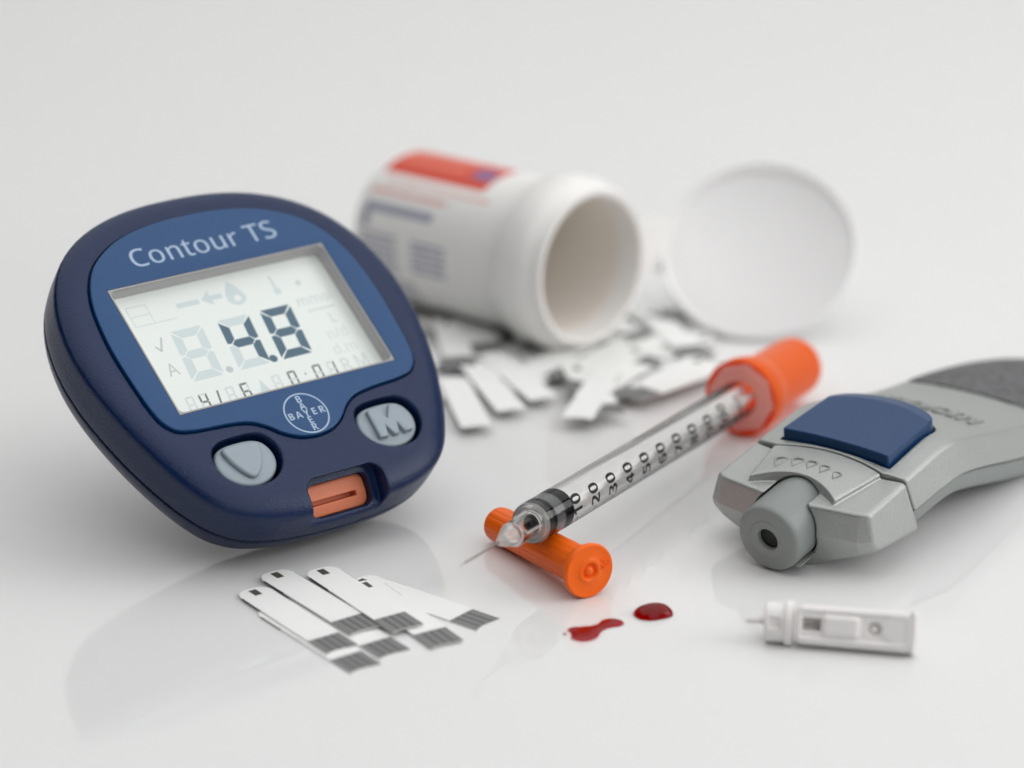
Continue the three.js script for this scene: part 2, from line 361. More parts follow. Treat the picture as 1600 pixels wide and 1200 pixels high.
    c.fillStyle = '#bcc6c5'; c.textAlign = 'center'; c.textBaseline = 'middle'; c.font = `${3.1 * S}px sans-serif`; c.fillText('A', X(-15), Y(4.7));
    stroke([[-16.8, 17], [-13.4, 17], [-13.4, 13.4], [-16.8, 13.4], [-16.8, 17]], 0.14, faint); stroke([[-16.8, 15.2], [-13.4, 15.2]], 0.14, faint); stroke([[-13.4, 13.4], [-9.5, 13.4]], 0.14, faint);
    stroke([[-8.6, 15.4], [-4.6, 15.4]], 0.9, ghost);
    stroke([[-3.4, 15.5], [-0.4, 15.5]], 0.9, ghost); c.fillStyle = ghost; c.beginPath(); c.moveTo(X(-2.4), Y(16.9)); c.lineTo(X(-2.4), Y(14.1)); c.lineTo(X(-4.2), Y(15.5)); c.fill();
    c.beginPath(); c.moveTo(X(1.6), Y(17.9)); c.quadraticCurveTo(X(3.9), Y(15), X(3.2), Y(13.8)); c.quadraticCurveTo(X(1.6), Y(12.4), X(0.2), Y(13.9)); c.quadraticCurveTo(X(-0.3), Y(15), X(1.6), Y(17.9)); c.fill();
    dot(1.9, 14.4, 0.6, '#e9efeb');
    stroke([[9, 17], [9, 14.4]], 0.5, ghost); dot(9, 14, 0.65, ghost); dot(13.2, 14.6, 0.5, '#c2d6d2');
    c.fillStyle = faint; c.font = `${2.6 * S}px sans-serif`; c.fillText('mmol', X(14.3), Y(11.2)); stroke([[12, 9.1], [17, 9.1]], 0.28, faint);
    c.font = `${2.6 * S}px sans-serif`; c.fillText('L', X(15.4), Y(7.1));
    c.fillStyle = '#d2dad7'; c.fillText('n/d', X(14.6), Y(4.2)); c.fillText('d.m', X(14.4), Y(1.3));
    const R = { W: 1.5, H: 3.1, T: 0.36 }, row = (x, on) => seg(x, -2.0, R.W, R.H, R.T, { ...all('#d3dbd9'), ...on }, 0.08);
    const lit = (s) => Object.fromEntries([...s].map((k) => [k, fine]));
    row(-15.2, {}); row(-12.9, lit('fgbc')); row(-8.2, {}); row(-5.6, lit('afgec')); row(0.1, {}); row(3.0, lit('abfec')); row(7.6, lit('abfec')); row(10.2, lit('bc'));
    stroke([[-10.7, -3.6], [-10.1, -0.6]], 0.34, fine); dot(5.35, -1.6, 0.2, '#9aa4a4'); dot(5.2, -3.2, 0.2, fine);
    c.fillStyle = ghost; c.beginPath(); c.moveTo(X(-2.5), Y(-0.5)); c.lineTo(X(-1.7), Y(-2.9)); c.lineTo(X(-3.4), Y(-2.9)); c.fill();
    c.fillStyle = '#cbd4d1'; c.font = `${3.2 * S}px sans-serif`; c.fillText('R', X(12.8), Y(-1.7)); c.fillText('M', X(15.8), Y(-1.7));
  });
  part('lcd_screen', flatUV(new THREE.BoxGeometry(39.8, 24.6, 0.5).translate(0, 7.5, 5.75), -20, -5, 40, 25), std({ map: lcdTex, roughness: 0.55 }), g, 'pale liquid crystal display reading 4.8');

  // buttons
  const buttonGeo = () => fieldMesh((x, y, z) => smax(oval(x, y, 0), Math.abs(z - 5.4) - (1.95 - 0.012 * (x * x + y * y)), 0.5), [-5.6, -5, 3], [5.6, 4.4, 8.2], 0.16);
  const btn = buttonGeo();
  const left = part('button', btn.clone().translate(-BX, BY, 0), M.buttonGrey, g, 'grey oval button with raised arrow shield');
  const shield = new THREE.Shape(); shield.moveTo(-2.9, 2.55); shield.quadraticCurveTo(0, 2.9, 2.6, 2.35); shield.quadraticCurveTo(3.1, 2.2, 3.05, 1.6); shield.quadraticCurveTo(2.6, -1.4, 0.3, -3.1); shield.quadraticCurveTo(-0.5, -3.5, -1.1, -3.0); shield.quadraticCurveTo(-2.9, -1, -3.3, 1.9); shield.quadraticCurveTo(-3.3, 2.45, -2.9, 2.55);
  part('raised_arrow', slab(shield, 6.6, 8.0, 0.5, 5, 1.3).translate(-BX, BY, 0), M.buttonGrey, left);
  const right = part('button', btn.clone().translate(BX, BY, 0), M.buttonGrey, g, 'grey oval button with raised letter M');
  const mS = shapeOf([[-3.55, -2.95], [-1.75, -3.1], [-1.25, -0.9], [-0.55, -3.1], [0.55, -3.1], [1.25, -0.9], [1.75, -3.1], [3.55, -2.95], [3.15, 2.95], [1.6, 3.05], [0, 0.5], [-1.6, 3.05], [-3.15, 2.95]]);
  part('raised_letter', slab(mS, 6.6, 8.1, 0.42, 5, 1.3).scale(0.86, 0.84, 1).translate(0, -0.15, 0).translate(BX, BY, 0), M.buttonGrey, right);

  // strip port
  const port = part('strip_port', fieldMesh((x, y, z) => {
    const dy = y - pc[1], dz = z - pc[2], t = dy * pt[1] + dz * pt[2], n = dy * pn[1] + dz * pn[2];
    const slot = Math.max(Math.abs(t + 0.35) - 0.36, -3.4 - n, Math.abs(x + 0.6) - 4.4);
    const lip = n + 1.5 + (t > -0.35 ? 0.12 : -0.12) * (t + 0.35);
    return smax(smax(smax(roundRect(x - 0.2, t, 5.4, 2.45, 1.25), lip, 0.3), -4.4 - n, 0.1), -slot, 0.2);
  }, [-6.6, -27, -1], [6.6, -18, 8.5], 0.15), M.portOrange, g, 'orange test strip port');
  port.userData.label = 'orange slotted test strip port';
}
// ---------------------------------------------------------------- test strips
const padTex = canvasTexture(256, 256, (c, w, h) => {
  c.fillStyle = '#7c7d7c'; c.fillRect(0, 0, w, h);
  for (let i = 0; i < 900; i++) { const v = 96 + rnd() * 40 | 0; c.fillStyle = `rgba(${v},${v},${v - 2},0.5)`; c.fillRect(rnd() * w, rnd() * h, 2 + rnd() * 14, 1 + rnd() * 2); }
  c.fillStyle = '#38383a'; for (const y of [0.27, 0.5, 0.73]) c.fillRect(0, y * h - 6, w, 12);
  c.fillStyle = '#a2a3a2'; for (const y of [0.14, 0.385, 0.615, 0.86]) c.fillRect(0, y * h - 1, w, 3);
});
const padMat = std({ map: padTex, roughness: 0.5 });
const SL = 25, SW = 5.2;
function stripShape(x0, x1) {                         // x = 0 at the contact end, x = SL at the sampling tip
  const s = new THREE.Shape(), w = SW / 2;
  if (x0 <= 0) { s.moveTo(0.0, -w); } else s.moveTo(x0, -w);
  if (x1 >= SL) { s.lineTo(SL - 1.7, -w); s.quadraticCurveTo(SL - 0.5, -w + 0.3, SL - 0.1, -1.3); s.lineTo(SL, -0.5); s.lineTo(SL, 0.5); s.lineTo(SL - 0.1, 1.3); s.quadraticCurveTo(SL - 0.5, w - 0.3, SL - 1.7, w); } else { s.lineTo(x1, -w); s.lineTo(x1, w); }
  if (x0 <= 0) { s.lineTo(0.0, w); s.lineTo(0.35, w * 0.6); s.quadraticCurveTo(0.5, 0, 0.1, -w * 0.6); s.closePath(); } else { s.lineTo(x0, w); s.closePath(); }
  return s;
}
const flat = (g) => g.rotateX(-Math.PI / 2);
const stripGeo = {
  base: flat(slab(stripShape(0, SL), 0, 0.13, 0.02, 1)),
  cover: flat(slab(stripShape(5.1, SL), 0.132, 0.24, 0.02, 1)),
  inlet: flat(slab(shapeOf([[SL - 2.6, -0.6], [SL - 0.6, -0.6], [SL - 0.6, 0.6], [SL - 2.6, 0.6]]), 0.232, 0.252, 0)),
  edge: flat(slab(shapeOf([[SL - 7.4, -SW / 2 - 0.05], [SL - 2.3, -SW / 2 - 0.05], [SL - 2.3, SW / 2 + 0.05], [SL - 7.4, SW / 2 + 0.05]]), 0.03, 0.22, 0)),
};
{ // contact pad outline follows the notch
  const s = stripShape(0, 5.2); const g = new THREE.ShapeGeometry(s, 8); flatUV(g, 0, -SW / 2, 5.1, SW); g.translate(0, 0, 0.137); stripGeo.pad = flat(g);
}
let stripProto = null;
function strip(x, y, z, turn, label, group, tilt = 0, roll = 0, tipFirst = false) {
  let s;
  if (!stripProto) {
    s = stripProto = thing('test_strip', label, 'test strip', group);
    part('strip_base', stripGeo.base, M.strip, s); part('strip_cover', stripGeo.cover, M.strip, s);
    part('contact_pad', stripGeo.pad, padMat, s, 'grey striped contact end'); part('inlet_mark', stripGeo.inlet, M.inlet, s); part('edge_band', stripGeo.edge, M.stripEdge, s);
  } else {
    s = stripProto.clone(); s.name = numbered('test_strip'); s.userData = { label, category: 'test strip', group }; scene.add(s);
  }
  const a = THREE.MathUtils.degToRad(turn);
  s.rotation.set(roll, a, tilt, 'YXZ');
  s.position.set(x, y, z).multiplyScalar(MM);
  if (tipFirst === 2) { s.rotation.x += Math.PI; s.position.y += 0.25 * MM; return s; }
  if (tipFirst) { s.position.x += SL * MM * Math.cos(a); s.position.z -= SL * MM * Math.sin(a); s.rotation.y = a + Math.PI; }
  return s;
}
{
  const label = 'white test strip with grey striped end in the overlapping fan before the meter', group = 'test strips fanned out in front of the meter';
  const F = [[-19.9, 113.9, 126.7], [-16.1, 109.3, 126.4], [-3.3, 99.6, 141], [-23.4, 108.4, 125.7], [-20.4, 102.6, 126.5], [-14.5, 102.6, 124.1], [-8.9, 106.7, 121.6]];
  const H = [0.01, 0.01, 0.01, 0.27, 0.53, 0.79, 0.27];
  F.forEach(([x, z, t], i) => strip(x, H[i], z, t, label, group));
  const label2 = 'white test strip in the heap spilled before the mouth of the tipped bottle', group2 = 'test strips spilled from the bottle';
  const P = [['f', -5.8, 25.4, 100.6], ['f', 0.0, 17.9, 106.4], ['f', 5.4, 12.6, 112], ['p', 7.4, 2.6, 54], ['p', 12.8, -2.6, 47.1], ['p', 19.0, 12.7, 54.6], ['f', 10.8, 23.6, 76.1], ['p', 16.5, 21.2, 102.9], ['t', 12.4, 13.5, 60], ['p', -2.0, -9.3, 123.4], ['p', -11.2, -3.3, 69.4], ['p', -7.3, -29.1, -108.4], ['p', 28.1, -32.8, -116.9], ['p', 32.5, -14.0, 150.8], ['p', 34.3, -6.6, -138.6], ['t', -11.5, -18.5, 63.7], ['p', -1.2, -24.5, -66.1], ['p', 23.9, -27.3, -78.0], ['f', 2.2, -1.6, 55.5], ['p', 14.2, -13.3, -126.3], ['t', 27.2, 0.0, 141.3]];
  const order = [15, 16, 11, 12, 17, 13, 14, 20, 19, 18, 10, 9, 0, 1, 2, 4, 3, 5, 8, 7, 6];
  // the lower layer of the heap, mostly covered
  const top = [[11.6, 3.9, 54.3], [17.9, -3.3, 44.9], [24.1, -18.5, 118.5], [29.8, -17.4, 109.8], [4.5, -11.3, 101], [-4.3, -11.3, 99.7], [-8.7, -3.3, 98], [32.5, -8.6, 106.8], [20.1, 12.7, 44.9], [9.8, 10.2, 59], [28, -27.3, 65.5]];
  const low = [[-4, -16, 30, 'f'], [3, -4, 100, 'p'], [12, 2, 95, 'f'], [22, -18, 40, 'f'], [33, -20, 120, 'p'], [36, -12, 170, 'p'], [31, -26, 200, 'p'], [26, 3, 150, 'p'], [29, -6, 75, 'p'], [-12, 10, 60, 'f']];
  low.forEach(([x, z, t, end], i) => strip(x, 0.02 + 0.06 * i, z, t, label2, group2, rnd() * 0.015, (rnd() - 0.5) * 0.02, end === 'f' ? 2 : false));
  order.forEach((k, i) => { const [end, x, z, t] = P[k]; strip(x, 0.35 + 0.1 * i, z, t, label2, group2, (rnd() - 0.5) * 0.02, (rnd() - 0.5) * 0.03, end === 'f' ? 2 : end === 't'); });
  top.forEach(([x, z, t], i) => strip(x, 1.4 + 0.1 * i, z, t, label2, group2, (rnd() - 0.5) * 0.02, (rnd() - 0.5) * 0.03));
}
// ---------------------------------------------------------------- tipped strip bottle with its hinged lid
{
  const g = thing('strip_bottle', 'white plastic test strip bottle lying open with its lid hanging by a hinge', 'bottle');
  const mouth = V(14.3, 16.1, -15.6), base = V(-20.2, 14.4, -48.5);
  const a = mouth.clone().sub(base).normalize(), x = V(0, 1, 0).cross(a).normalize(), y = a.clone().cross(x);
  place(g, base, x, y, a);
  const L = 47.8;
  const P = [[0, 0.4], [11, 0.4], [12.4, 0], [13.2, 0.25], [13.7, 0.9], [13.9, 2], [13.95, 12], [14.0, 34], [14.05, 36.6], [14.4, 37.6], [15.4, 38.2], [15.75, 38.8], [15.75, 43.6], [15.4, 44.8], [14.6, 45.6], [14.3, 46.4], [14.2, L - 0.5], [13.9, L - 0.08], [13.5, L], [13.0, L - 0.2], [12.75, L - 0.8], [12.7, 30]];
  part('bottle_body', lathe(P, 128, 0.6), M.bottle, g);
  part('lining', lathe([[12.68, L - 5.0], [12.5, L - 5.2], [12.4, 30], [12.4, 2.2], [12.0, 1.8], [0, 1.8]], 96, 0.6), M.lining, g, 'beige inner lining');
  // label wrapped round the body: u runs round, v along
  const labelTex = canvasTexture(1760, 660, (c, w, h) => {
    c.fillStyle = '#f2f1ee'; c.fillRect(0, 0, w, h);
    const X = (deg) => deg / 360 * w, Y = (s) => h - (s - 1.5) / 33 * h;      // angle from the top, towards the camera; s along the axis
    const box = (a0, a1, s0, s1, col) => { c.fillStyle = col; c.fillRect(X(a0), Y(s1), X(a1) - X(a0), Y(s0) - Y(s1)); };
    const lines = (a0, a1, s0, s1, n, col) => { for (let i = 0; i < n; i++) { const q = lerp(a0, a1, i / n), e = (a1 - a0) / n * 0.55; let s = s0; while (s < s1) { const l = 0.5 + rnd() * 1.6; box(q, q + e, s, Math.min(s + l, s1), col); s += l + 0.25; } } };
    c.translate(X(40), 0);
    box(-14, 30, 2.5, 28, '#d8452b'); lines(-8, 24, 4, 20, 2, '#e4735c'); box(4, 18, 22, 27, '#7f6a9a');
    lines(37, 42, 5, 31, 1, '#e3a198'); lines(46, 52, 2.5, 22, 1, '#e08d84'); 
    box(57, 64, 3, 20, '#a2a4b6'); box(58, 76, 2.8, 4.6, '#a2a4b6');
    lines(80, 112, 3, 12, 6, '#9294ab'); lines(80, 106, 16, 24.5, 5, '#8a8da8'); lines(116, 140, 3, 15, 4, '#9193a8');
    lines(-40, -20, 6, 30, 4, '#8e90a6');
  });
  const lg = new THREE.CylinderGeometry(14.06, 14.06, 33, 128, 1, true); lg.rotateX(Math.PI / 2); lg.translate(0, 0, 18);
  { const p = lg.attributes.position, u = lg.attributes.uv;
    for (let i = 0; i < p.count; i++) { const k = i % 129; const ang = Math.atan2(-p.getX(i), p.getY(i)); let t = ang / (2 * Math.PI) + 40 / 360; u.setXY(i, t, (p.getZ(i) - 1.5) / 33); }
    const idx = lg.index.array, q = lg.toNonIndexed(); // give the wrap-round face its own texture coordinates
    const U = q.attributes.uv; for (let i = 0; i < U.count; i += 3) { const m = Math.max(U.getX(i), U.getX(i + 1), U.getX(i + 2)); for (let k = 0; k < 3; k++) if (m - U.getX(i + k) > 0.5) U.setX(i + k, U.getX(i + k) + 1); }
    labelTex.wrapS = THREE.RepeatWrapping; part('label', q, std({ map: labelTex, roughness: 0.5 }), g, 'white label with red block and small blue print'); }
  // lid, reclining on the table beside the mouth
  const lidC = V(45.4, 12.4, -35.2), n = V(-0.16, 0.70, 0.70).normalize(), lx = V(1, 0, 0).sub(n.clone().multiplyScalar(n.x)).normalize(), ly = n.clone().cross(lx);
  const lid = new THREE.Mesh(mm(lathe([[0, -1.0], [16.2, -1.0], [17.2, -0.8], [17.7, -0.2], [17.8, 0.6], [17.8, 2.4], [17.7, 2.6], [17.5, 2.62], [17.35, 2.4], [17.1, 1.2], [16.6, 0.5], [15.2, 0.3], [13.4, 0.25], [13, 0.1], [0, 0.1]], 128, 0.6)), M.lid);
  lid.name = 'lid'; lid.castShadow = lid.receiveShadow = true; lid.userData.label = 'round white lid lying open';
  const inv = new THREE.Matrix4().makeBasis(x, y, a).setPosition(base).invert();
  const lm = new THREE.Matrix4().makeBasis(lx, ly, n).setPosition(lidC).premultiply(inv);
  const sc = new THREE.Vector3(), qq = new THREE.Quaternion(), pp = new THREE.Vector3(); lm.decompose(pp, qq, sc);
  lid.position.copy(pp).multiplyScalar(MM); lid.quaternion.copy(qq); g.add(lid);
  // hinge strap from the collar to the lid's rim
  const toLocal = (v) => v.clone().applyMatrix4(inv);
  const p0 = mouth.clone().addScaledVector(a, -5).addScaledVector(x, 15.2).addScaledVector(y, -2), p3 = lidC.clone().addScaledVector(lx, -16.6).addScaledVector(ly, 3).addScaledVector(n, 1);
  const curve = new THREE.CatmullRomCurve3([toLocal(p0), toLocal(p0.clone().lerp(p3, 0.5).add(V(0.6, 0.8, 0))), toLocal(p3)]);
  const strap = []; for (let i = 0; i <= 16; i++) strap.push(curve.getPoint(i / 16));
  const hs = new THREE.Shape(); hs.moveTo(-0.6, -5); hs.lineTo(0.6, -5); hs.lineTo(0.6, 5); hs.lineTo(-0.6, 5); hs.closePath();
  part('hinge', new THREE.ExtrudeGeometry(hs, { steps: 24, extrudePath: curve, bevelEnabled: false }), M.bottle, g);
}
// ---------------------------------------------------------------- insulin syringe resting on its needle cap
{
  const g = thing('syringe', 'clear insulin syringe with black numbers and orange plunger cap', 'syringe');
  const ax = V(0.50326, -0.04092, -0.86317).normalize(), e = V(0.51398, -0.78966, 0.33506), yc = V(0.69385, 0.61239, 0.37890);
  place(g, V(-7.38, 10.3, 102.41), yc, e, ax);          // +x to the front, +y down round the barrel, +z to the plunger
  part('needle', mergeGeometries([rod(0.16, 1.4, 13), (() => { const c = new THREE.CylinderGeometry(0.16, 0.02, 1.4, 24); c.rotateX(Math.PI / 2); c.translate(0, 0, 0.7); return c; })()]), M.steel, g, 'thin steel needle');
  part('hub', lathe([[0, 10.7], [0.4, 10.7], [0.6, 11.0], [0.8, 11.6], [1.2, 12.7], [1.5, 13.6], [1.6, 14.1], [0.9, 14.3], [0, 14.3]], 64, 0.6), M.hub, g, 'milky needle hub');
  part('hub_neck', lathe([[0.9, 14.32], [1.6, 14.12], [1.82, 14.5], [1.86, 15.0], [1.86, 19.7], [1.4, 19.8], [1.4, 15.2], [0.9, 14.8]], 64, 0.6), M.clear, g, 'clear neck behind the needle hub');
  for (let i = 0; i < 4; i++) { const f = new RoundedBoxGeometry(0.34, 0.5, 3.9, 2, 0.1); f.translate(0, 1.95, 17.5); f.rotateZ(i * Math.PI / 2 + 0.5); part('hub_rib', f, M.hub, g.children[2]); }
  part('barrel_shoulder', lathe([[1.9, 19.9], [2.3, 19.9], [2.42, 19.6], [2.62, 19.52], [2.8, 19.62], [2.86, 19.9], [2.8, 20.6], [2.4, 20.9], [1.9, 20.7]], 96, 0.5), M.hub, g);
  part('barrel', lathe([[2.0, 19.5], [2.6, 19.5], [2.98, 19.8], [3.12, 20.3], [3.12, 90], [3.2, 90.3], [2.6, 90.4], [2.55, 90], [2.55, 21.2], [2.2, 20.5], [2.0, 20.4], [2.0, 19.5]], 96, 0.6), M.clear, g, 'clear plastic barrel');
  part('stopper', lathe([[0, 21.6], [1.4, 21.4], [2.3, 21.7], [2.62, 22.0], [2.62, 22.9], [2.3, 23.1], [2.3, 25.5], [2.62, 25.7], [2.62, 27.9], [2.3, 28.1], [0, 28.1]], 64, 0.5), M.rubber, g, 'black rubber stopper');
  part('stopper_band', lathe([[2.3, 23.1], [2.5, 23.16], [2.5, 25.45], [2.3, 25.5]], 64, 0.5), M.rubberGrey, g.children.at(-1));
  const r1 = new THREE.BoxGeometry(3.9, 0.7, 63).translate(0, 0, 59.6), r2 = new THREE.BoxGeometry(0.7, 3.9, 63).translate(0, 0, 59.6);
  const rg = mergeGeometries([r1, r2]); rg.rotateZ(0.35);
  part('plunger_rod', rg, M.rodPlastic, g);
  // printed scale, on a sheet that hugs the barrel
  const A0 = -20, A1 = 150, Z0 = 24, Z1 = 85, R = 3.16;
  const scaleTex = canvasTexture(2000, 300, (c, w, h) => {
    c.clearRect(0, 0, w, h);
    const X = (z) => (z - Z0) / (Z1 - Z0) * w, Y = (deg) => (deg - A0) / (A1 - A0) * h, pz = w / (Z1 - Z0), pa = h / ((A1 - A0) * Math.PI / 180 * R);
    c.fillStyle = '#060606';
    const z = (u) => 23.3 + u * 0.538;
    for (let u = 0; u <= 100; u += 2) { const ten = u % 10 === 0; if (z(u) < 26) continue; c.fillRect(X(z(u)) - 0.17 * pz, Y(ten ? 56 : 68), 0.34 * pz, Y(ten ? 104 : 100) - Y(ten ? 56 : 68)); }
    c.textAlign = 'left'; c.textBaseline = 'middle';
    for (let u = 10; u <= 100; u += 10) {
      c.save(); c.translate(X(z(u)), Y(u === 100 ? 64 : 53)); c.rotate(-Math.PI / 2);
      // after the turn: x runs up round the barrel, y runs along it
      c.scale(pa, pz); const s = String(u);
      c.font = 'bold 3.5px sans-serif'; const wd = c.measureText(s).width; c.scale((u === 100 ? 4.6 : 3.6) / wd, 1); c.fillText(s, 0, 0.1);
      c.restore();
    }
    c.save(); c.translate(X(82.2), Y(60)); c.rotate(-Math.PI / 2); c.scale(pa, pz); c.font = 'bold 1.8px sans-serif'; c.fillText('UNITS', 0, 0); c.restore();
  });
  const nA = 40, sg = new THREE.PlaneGeometry(1, 1, 60, nA);
  { const p = sg.attributes.position, u = sg.attributes.uv, nn = sg.attributes.normal;
    for (let i = 0; i < p.count; i++) { const th = THREE.MathUtils.degToRad(lerp(A1, A0, u.getY(i))), zz = lerp(Z0, Z1, u.getX(i)); p.setXYZ(i, R * Math.cos(th), R * Math.sin(th), zz); nn.setXYZ(i, Math.cos(th), Math.sin(th), 0); } }
  part('printed_scale', sg, std({ map: scaleTex, transparent: true, roughness: 0.5, side: THREE.DoubleSide }), g, 'black graduations from 10 to 100');
  // finger flange and plunger cap
  part('finger_flange', lathe([[3.13, 88.6], [5.5, 88.9], [5.95, 89.3], [5.95, 89.8], [5.7, 90.1], [3.13, 90.1]], 8, 0.3), M.flange, g, 'milky finger flange');
  part('plunger_cap', lathe([[3.3, 93.6], [4.8, 93.4], [5.6, 92.6], [6.05, 90.6], [6.15, 89.3], [6.35, 89.1], [6.5, 89.4], [6.45, 91.4], [6.1, 93.6], [5.5, 95.0], [5.2, 96.2], [5.15, 109.0], [5.0, 110.2], [4.5, 110.9], [3.8, 111.1], [0, 111.1]], 96, 0.6), M.orangeCap, g, 'orange plunger cap');
}
// ---------------------------------------------------------------- orange needle cap
{
  const g = thing('needle_cap', 'short orange needle cap lying under the syringe', 'cap');
  const fl = V(11.22, 4.12, 90.07), far = V(-2.41, 2.75, 68.66), a = fl.clone().sub(far).normalize(), x = V(0, 1, 0).cross(a).normalize(), y = a.clone().cross(x);
  place(g, far, x, y, a);
  const L = fl.distanceTo(far);
  const seg = 192, prof = [[0, 0.3], [1.9, 0.25], [2.35, 0.35], [2.62, 0.75], [2.7, 1.4], [2.74, 6], [2.8, 14], [2.86, L - 3.2], [3.0, L - 2.3], [3.4, L - 1.6], [3.85, L - 1.05]];
  const geo = new THREE.LatheGeometry(prof.map(([r, z]) => new THREE.Vector2(r, z)), seg); geo.rotateX(Math.PI / 2);
  { const p = geo.attributes.position; for (let i = 0; i < p.count; i++) { const X = p.getX(i), Y = p.getY(i), z = p.getZ(i), r = Math.hypot(X, Y); if (r < 0.5 || z < 1 || z > L - 2) continue; const th = Math.atan2(Y, X), k = 1 + 0.028 * Math.pow(Math.abs(Math.sin(th * 8)), 0.6) - 0.02; p.setX(i, X * k); p.setY(i, Y * k); } geo.computeVertexNormals(); }
  part('cap_body', geo, M.orange, g, 'ribbed orange tube');
  const fp = [[0, L + 0.15], [0.35, L + 0.12], [0.62, L - 0.05], [0.72, L - 0.35], [0.95, L - 0.45], [1.12, L - 0.3], [1.25, L + 0.05], [1.45, L + 0.12], [1.75, L + 0.1], [1.95, L - 0.06], [2.1, L - 0.1], [3.5, L - 0.1], [3.85, L - 0.02], [4.05, L - 0.2], [4.1, L - 0.6], [4.0, L - 1.0], [3.7, L - 1.25], [2.9, L - 1.6]].reverse();
  part('end_flange', lathe(fp, 128, 0.9), M.orange, g, 'round orange end flange with centre dimple');
  const font = await new FontLoader().loadAsync('fonts/droid/droid_sans_regular.typeface.json');
  const marks = font.generateShapes('K·J', 1.15);
  const mg = new THREE.ExtrudeGeometry(marks, { depth: 0.14, bevelEnabled: true, bevelSize: 0.03, bevelThickness: 0.05, bevelSegments: 2, curveSegments: 4 });
  mg.computeBoundingBox(); mg.translate(-mg.boundingBox.max.x / 2, -0.4, 0); mg.rotateZ(Math.PI / 2); mg.translate(2.75, 0.5, L - 0.12);
  part('moulded_mark', mg, M.orange, g.children.at(-1));
  scene.userData.font = font;
}
